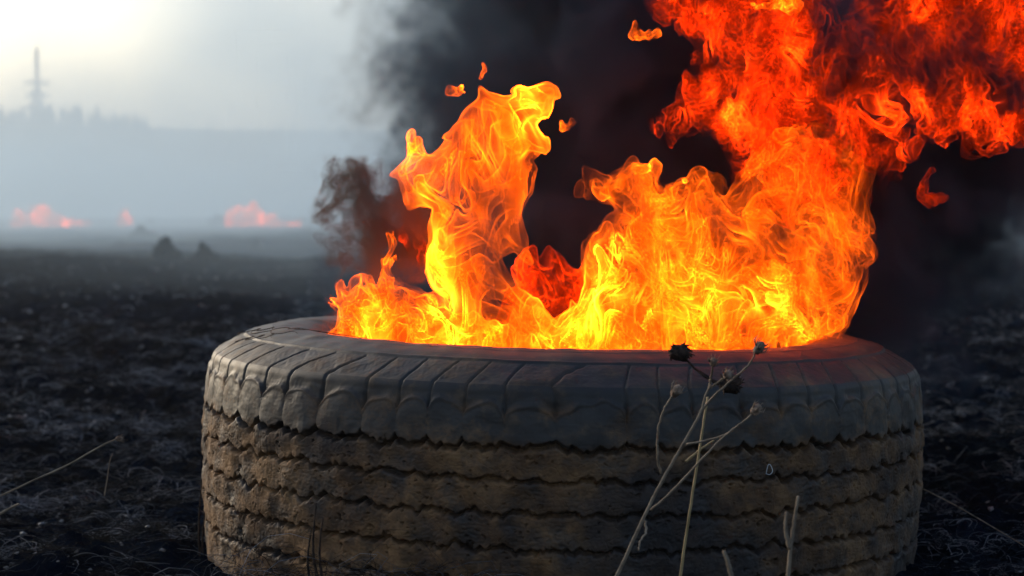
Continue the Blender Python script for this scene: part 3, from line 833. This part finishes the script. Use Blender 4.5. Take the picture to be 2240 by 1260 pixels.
# ------------------------------------------------------------------ burnt grass: charred and ashen fibres
m_fib, nt = new_mat("ashen_fibre")
ti = attr(nt, "tint")
principled(nt, ramp(nt, ti, [(0.0, (.0012, .0018, .003)), (.40, (.005, .0065, .010)), (.66, (.038, .050, .072)), (1.0, (.30, .32, .37))]), .9, None, .05)
def fibres(name, n, amin, amax, rmin, rmax, lo, hi, rad, lift, label, seed, cond=None):
    r = np.random.default_rng(seed)
    ang = np.radians(r.uniform(amin, amax, n)); d = rmin * (rmax / rmin) ** r.random(n)
    x = CAM.x + np.sin(ang) * d; y = CAM.y + np.cos(ang) * d
    cl, = samp([N_B], x / 1.1, y / 1.1, 0 * x + .8)
    keep = (np.hypot(x, y) > .53) & (r.random(n) < np.clip(.55 + .35 * cl, .08, 1))
    x, y, cl = x[keep], y[keep], cl[keep]; n = len(x)
    ln = r.uniform(lo, hi, n) * (.6 + .5 * np.clip(d[keep] / 4, .6, 2.5))
    az = r.uniform(0, 2 * np.pi, n); curl = r.normal(0, 3.6, n); tilt = np.abs(r.normal(0, .45, n)) * lift + (.8 if lift > 2.5 else 0)
    K = 8
    px = x.copy(); py = y.copy(); pz = ground_h(x, y) - .002; pts = []
    a = az.copy(); el = tilt.copy()
    for k in range(K):
        pts.append(np.stack([px, py, pz], 1))
        s = ln / (K - 1)
        px = px + np.cos(a) * np.cos(el) * s; py = py + np.sin(a) * np.cos(el) * s; pz = pz + np.sin(el) * s
        a = a + curl / (K - 1) + r.normal(0, .25, n); el = el - (tilt + .25) * 2 / (K - 1) * r.uniform(.3, 1.2, n)
        pz = np.maximum(pz, ground_h(px, py) + .0005)
        rr_ = np.hypot(px, py); f = np.where(rr_ < .53, .53 / rr_, 1); px = px * f; py = py * f
    T = np.stack(pts, 1)                                   # n,K,3
    rw = rad * r.uniform(.6, 1.4, n)[:, None] * np.linspace(1, .4, K)[None] * np.clip(d[keep][:, None] / 3.0, .8, 3)
    V = []
    for q in range(3):
        g = 2 * np.pi * q / 3 + .5
        off = np.stack([-np.sin(az)[:, None] * math.cos(g) * rw, np.cos(az)[:, None] * math.cos(g) * rw, math.sin(g) * rw], -1)
        V.append(T + off)
    V = np.stack(V, 2).reshape(-1, 3)
    b = (np.arange(n) * K * 3)[:, None, None] + (np.arange(K - 1) * 3)[None, :, None]
    q = np.arange(3)[None, None, :]; q2 = (q + 1) % 3
    Fq = np.stack([b + q, b + q2, b + 3 + q2, b + 3 + q], -1).reshape(-1, 4)
    t = np.clip(r.beta(1.4, 2.5, n) + .20 * cl, 0, 1)
    o = link_mesh(name, V, Fq, m_fib, attrs={"tint": np.repeat(t, K * 3)})
    tag(o, label, "grass", None, "stuff"); return o
fibres("burnt_grass", 85000, -19.5, -5, 2.2, 9, .025, .09, .0006, 1.0, "curled black and ashen grass fibres matted over the ground left of the tyre", 5)
fibres("burnt_grass", 50000, 5, 19.5, 2.2, 9, .025, .09, .0006, 1.0, "curled black and ashen grass fibres matted over the ground right of the tyre", 6)
fibres("burnt_grass", 16000, -21, 21, 3.2, 22, .03, .085, .0009, 1.6, "loose charred stems standing out of the matted grass farther off", 9)
fibres("burnt_grass", 2600, -13, -1, 1.86, 2.06, .13, .23, .0006, 2.6, "tangled charred grass heaped against the foot of the tyre", 12)
# ash flakes
r = np.random.default_rng(21); n = 6500
ang = np.radians(r.uniform(-22, 22, n)); d = 2.0 * (16 / 2.0) ** r.random(n)
x = CAM.x + np.sin(ang) * d; y = CAM.y + np.cos(ang) * d; cl, = samp([N_B], x / 1.7, y / 1.7, 0 * x + .2)
k = (np.hypot(x, y) > .56) & (r.random(n) < np.clip(.25 + .5 * cl, .03, 1)); x, y, d = x[k], y[k], d[k]; n = len(x)
z = ground_h(x, y) + .004; s = r.uniform(.002, .008, n) ** 1.0 * np.clip(d / 3.2, .7, 3)
M = 7; V = []; 
for q in range(M):
    a = 2 * np.pi * q / M; rad = s * r.uniform(.5, 1.2, n)
    V.append(np.stack([x + np.cos(a) * rad, y + np.sin(a) * rad * .8, z + r.normal(0, 1, n) * s * .3], 1))
V.append(np.stack([x, y, z + s * .45], 1)); V.append(np.stack([x, y, z - s * .3], 1)); V = np.stack(V, 1).reshape(-1, 3)
b = (np.arange(n) * (M + 2))[:, None]; q = np.arange(M)[None]; q2 = (q + 1) % M
F1 = np.stack([b + q, b + q2, b + M + 0 * q], -1).reshape(-1, 3); F2 = np.stack([b + q2, b + q, b + M + 1 + 0 * q], -1).reshape(-1, 3)
m_ash = simple_mat("pale_ash", (.07, .075, .085), (.26, .265, .28), 40, .95, .4, .002, .1)
ashf = link_mesh("ash_flakes", V, np.concatenate([F1, F2]), m_ash, smooth=False)
tag(ashf, "pale flakes and crumbs of ash scattered on the black ground", "ash", None, "stuff")
# ------------------------------------------------------------------ smoke
def density_volume(name, dens, org, ext, mat):
    """a block of air whose smoke density comes from the array dens (nx, ny, nz)"""
    nx, ny, nz = dens.shape
    me = bpy.data.meshes.new(name)
    me.vertices.add(dens.size)
    a = me.attributes.new("amount", 'FLOAT', 'POINT')
    a.data.foreach_set("value", dens.astype(np.float32).ravel())
    me.materials.append(mat)
    o = bpy.data.objects.new(name, me); C.objects.link(o)
    gn = bpy.data.node_groups.new(name, 'GeometryNodeTree')
    gn.interface.new_socket("Geometry", in_out='INPUT', socket_type='NodeSocketGeometry')
    gn.interface.new_socket("Geometry", in_out='OUTPUT', socket_type='NodeSocketGeometry')
    gi = gn.nodes.new("NodeGroupInput"); go = gn.nodes.new("NodeGroupOutput")
    vc = gn.nodes.new("GeometryNodeVolumeCube")
    mn = Vector(org); mx = mn + Vector(ext)
    vc.inputs['Min'].default_value = mn; vc.inputs['Max'].default_value = mx
    for s, v in zip(('Resolution X', 'Resolution Y', 'Resolution Z'), dens.shape): vc.inputs[s].default_value = v
    ps = gn.nodes.new("GeometryNodeInputPosition")
    sb = gn.nodes.new("ShaderNodeVectorMath"); sb.operation = 'SUBTRACT'; gn.links.new(ps.outputs[0], sb.inputs[0]); sb.inputs[1].default_value = mn
    dv = gn.nodes.new("ShaderNodeVectorMath"); dv.operation = 'DIVIDE'; gn.links.new(sb.outputs[0], dv.inputs[0])
    dv.inputs[1].default_value = [e / (n - 1) for e, n in zip(ext, dens.shape)]
    sp = gn.nodes.new("ShaderNodeSeparateXYZ"); gn.links.new(dv.outputs[0], sp.inputs[0])
    idx = None
    for ax, stride, n in ((0, ny * nz, nx), (1, nz, ny), (2, 1, nz)):
        r = gn.nodes.new("ShaderNodeMath"); r.operation = 'ROUND'; gn.links.new(sp.outputs[ax], r.inputs[0])
        c = gn.nodes.new("ShaderNodeClamp"); gn.links.new(r.outputs[0], c.inputs[0]); c.inputs[1].default_value = 0; c.inputs[2].default_value = n - 1
        ci = gn.nodes.new("FunctionNodeFloatToInt"); gn.links.new(c.outputs[0], ci.inputs[0])
        ml = gn.nodes.new("FunctionNodeIntegerMath"); ml.operation = 'MULTIPLY'; gn.links.new(ci.outputs[0], ml.inputs[0]); ml.inputs[1].default_value = stride
        if idx is None: idx = ml.outputs[0]
        else:
            ad = gn.nodes.new("FunctionNodeIntegerMath"); ad.operation = 'ADD'; gn.links.new(idx, ad.inputs[0]); gn.links.new(ml.outputs[0], ad.inputs[1]); idx = ad.outputs[0]
    na_ = gn.nodes.new("GeometryNodeInputNamedAttribute"); na_.data_type = 'FLOAT'; na_.inputs[0].default_value = "amount"
    si = gn.nodes.new("GeometryNodeSampleIndex"); si.data_type = 'FLOAT'; si.domain = 'POINT'
    gn.links.new(gi.outputs[0], si.inputs[0])
    gn.links.new([s for s in na_.outputs if s.enabled][0], [s for s in si.inputs if s.enabled and s.name == 'Value'][0])
    gn.links.new(idx, si.inputs['Index'])
    gn.links.new([s for s in si.outputs if s.enabled][0], vc.inputs['Density'])
    sm = gn.nodes.new("GeometryNodeSetMaterial"); sm.inputs['Material'].default_value = mat
    gn.links.new(vc.outputs[0], sm.inputs[0]); gn.links.new(sm.outputs[0], go.inputs[0])
    md = o.modifiers.new("smoke", 'NODES'); md.node_group = gn
    return o

def smoke_material(name, color, k, aniso=0.0):
    m, nt = new_mat(name)
    v = N(nt, "ShaderNodeVolumePrincipled")
    v.inputs['Color'].default_value = (*color, 1); v.inputs['Anisotropy'].default_value = aniso
    v.inputs['Density Attribute'].default_value = ""
    v.inputs['Blackbody Intensity'].default_value = 0
    L(nt, mth(nt, 'MULTIPLY', attr(nt, "density"), k), v.inputs['Density'])
    o = N(nt, "ShaderNodeOutputMaterial"); L(nt, v.outputs[0], o.inputs['Volume'])
    return m

def box_grid(mn, mx, shape):
    return np.meshgrid(*[np.linspace(a, b, n, dtype=np.float32) for a, b, n in zip(mn, mx, shape)], indexing='ij')

# big black plume leaning away behind the flames
S = [(1000,-260),(935,-40),(915,90),(895,190),(905,290),(930,370),(900,440),(860,520),(800,600),(770,720),(800,900),(1900,900),(1990,760),(2010,700),(2090,620),(2250,520),(2450,430),(2800,380),(2700,-260)]
ys0 = .75
pw = np.array([tuple(P(u, v, ys0)) for u, v in S])
mn = (-.55, .28, .12); mx = (1.25, 1.45, 1.25); shp = (120, 78, 76)
X, Y, Z = box_grid(mn, mx, shp)
Xa, Ya, Za = advect(X, Y, Z, .75, .13, 5)
Xc, Yc, Zc = advect(Xa, Ya, Za, .25, .03, 3)
q = poly_sdf(pw[:, [0, 2]], Xc[:, :, :], Zc[:, :, :])
g1, g2 = samp([N_B, N_C], Xc / .7, Yc / .7, Zc / .7)
edge = sstep(-.04, .24, q + .035 * g1) * 1.2
yy = np.clip(1 - ((Yc - .85) / .50) ** 2, 0, 1)
dens = edge * sstep(0, .5, yy) * np.clip(1.0 + .6 * g1 + .4 * g2, .03, 4)
for ax, n in ((0, shp[0]), (1, shp[1]), (2, shp[2])):
    e = np.minimum(np.arange(n), np.arange(n)[::-1]); s = [1, 1, 1]; s[ax] = n
    if ax != 0: dens = dens * np.clip(e / 4., 0, 1).reshape(s)
plume = density_volume("smoke_plume", dens, mn, Vector(mx) - Vector(mn), smoke_material("black_smoke", (.07, .105, .15), 11.0))
tag(plume, "thick black smoke plume rising behind the flames", "smoke", None, "stuff")

# small stringy puff at the left of the column
S2 = [(690,440),(712,400),(745,372),(800,364),(860,392),(930,420),(1000,470),(990,560),(930,620),(860,600),(800,590),(760,545),(722,500)]
pw = np.array([tuple(P(u, v, .05)) for u, v in S2])
mn = (-.375, -.08, .40); mx = (-.12, .17, .60); shp = (128, 100, 100)
X, Y, Z = box_grid(mn, mx, shp)
Xa, Ya, Za = advect(X + 3, Y, Z, .26, .055, 6)
q = poly_sdf(pw[:, [0, 2]], Xa - 3, Za)
g1, g2 = samp([N_B, N_C], Xa / .30, Ya / .30, Za / .30)
strings = np.exp(-(g1 / .22) ** 2) + .8 * np.exp(-((g2 - .5) / .25) ** 2) + .12
Rr = .06
body = sstep(0, 1, (1 - (1 - np.clip(q / Rr, 0, 1)) ** 2) - ((Ya - .05) / .085) ** 2 + .1)
dens = body * strings * (np.clip(q / Rr, 0, 1) > 0) 
for ax, n in ((0, shp[0]), (1, shp[1]), (2, shp[2])):
    e = np.minimum(np.arange(n), np.arange(n)[::-1]); s = [1, 1, 1]; s[ax] = n
    dens = dens * np.clip(e / 5., 0, 1).reshape(s)
puff = density_volume("smoke_puff", dens, mn, Vector(mx) - Vector(mn), smoke_material("brown_smoke", (.14, .115, .10), 95.0))
tag(puff, "stringy brown smoke curl at the left of the flame column", "smoke", None, "stuff")

# pale smoke drifting low over the field
mn = (-85, 5, -1.0); mx = (85, 330, 60.0); shp = (96, 150, 72)
X, Y, Z = box_grid(mn, mx, shp)
g1, = samp([N_A], X / 120., Y / 190., Z / 110.)
g2, = samp([N_B], X / 70., Y / 90., Z / 40. + .4)
top = 1.6 + .026 * (Y - 13) + (.5 + .008 * Y) * g2
low = sstep(4, 20, Y + 2.5 * g2) * sstep(1.0, -.6, (Z - top) / (2.2 + .022 * Y)) * (1 + 2.6 * sstep(50, 22, Y))
veil = sstep(-14, 16, X + 34 + 9 * g1 + .25 * Z) * sstep(90, 150, Y) * .8
dens = np.maximum(low, veil) * np.clip(1 + .45 * g1 + .3 * g2, .1, 3)
for ax, n in ((0, shp[0]), (1, shp[1]), (2, shp[2])):
    e = np.minimum(np.arange(n), np.arange(n)[::-1]); s = [1, 1, 1]; s[ax] = n
    if ax == 1: dens = dens * np.clip(e / 2., 0, 1).reshape(s)
bank = density_volume("smoke_bank", dens, mn, Vector(mx) - Vector(mn), smoke_material("pale_smoke", (.58, .75, .90), .0100, .3))
tag(bank, "pale blue smoke lying low across the field", "smoke", None, "stuff")

# haze
m_haze, nt = new_mat("haze")
v = N(nt, "ShaderNodeVolumePrincipled"); v.inputs['Color'].default_value = (.94, .92, .88, 1)
v.inputs['Density'].default_value = .0010; v.inputs['Anisotropy'].default_value = .35
o_ = N(nt, "ShaderNodeOutputMaterial"); L(nt, v.outputs[0], o_.inputs['Volume'])
hz = MB()
bx = [(x, y, z) for x in (-3100, 3100) for y in (-3100, 3100) for z in (-4, 82)]
hz.add(bx, [(0, 1, 3, 2), (4, 6, 7, 5), (0, 4, 5, 1), (2, 3, 7, 6), (0, 2, 6, 4), (1, 5, 7, 3)])
haze = hz.build("haze", m_haze, None, False)
tag(haze, None, None, None, "stuff")
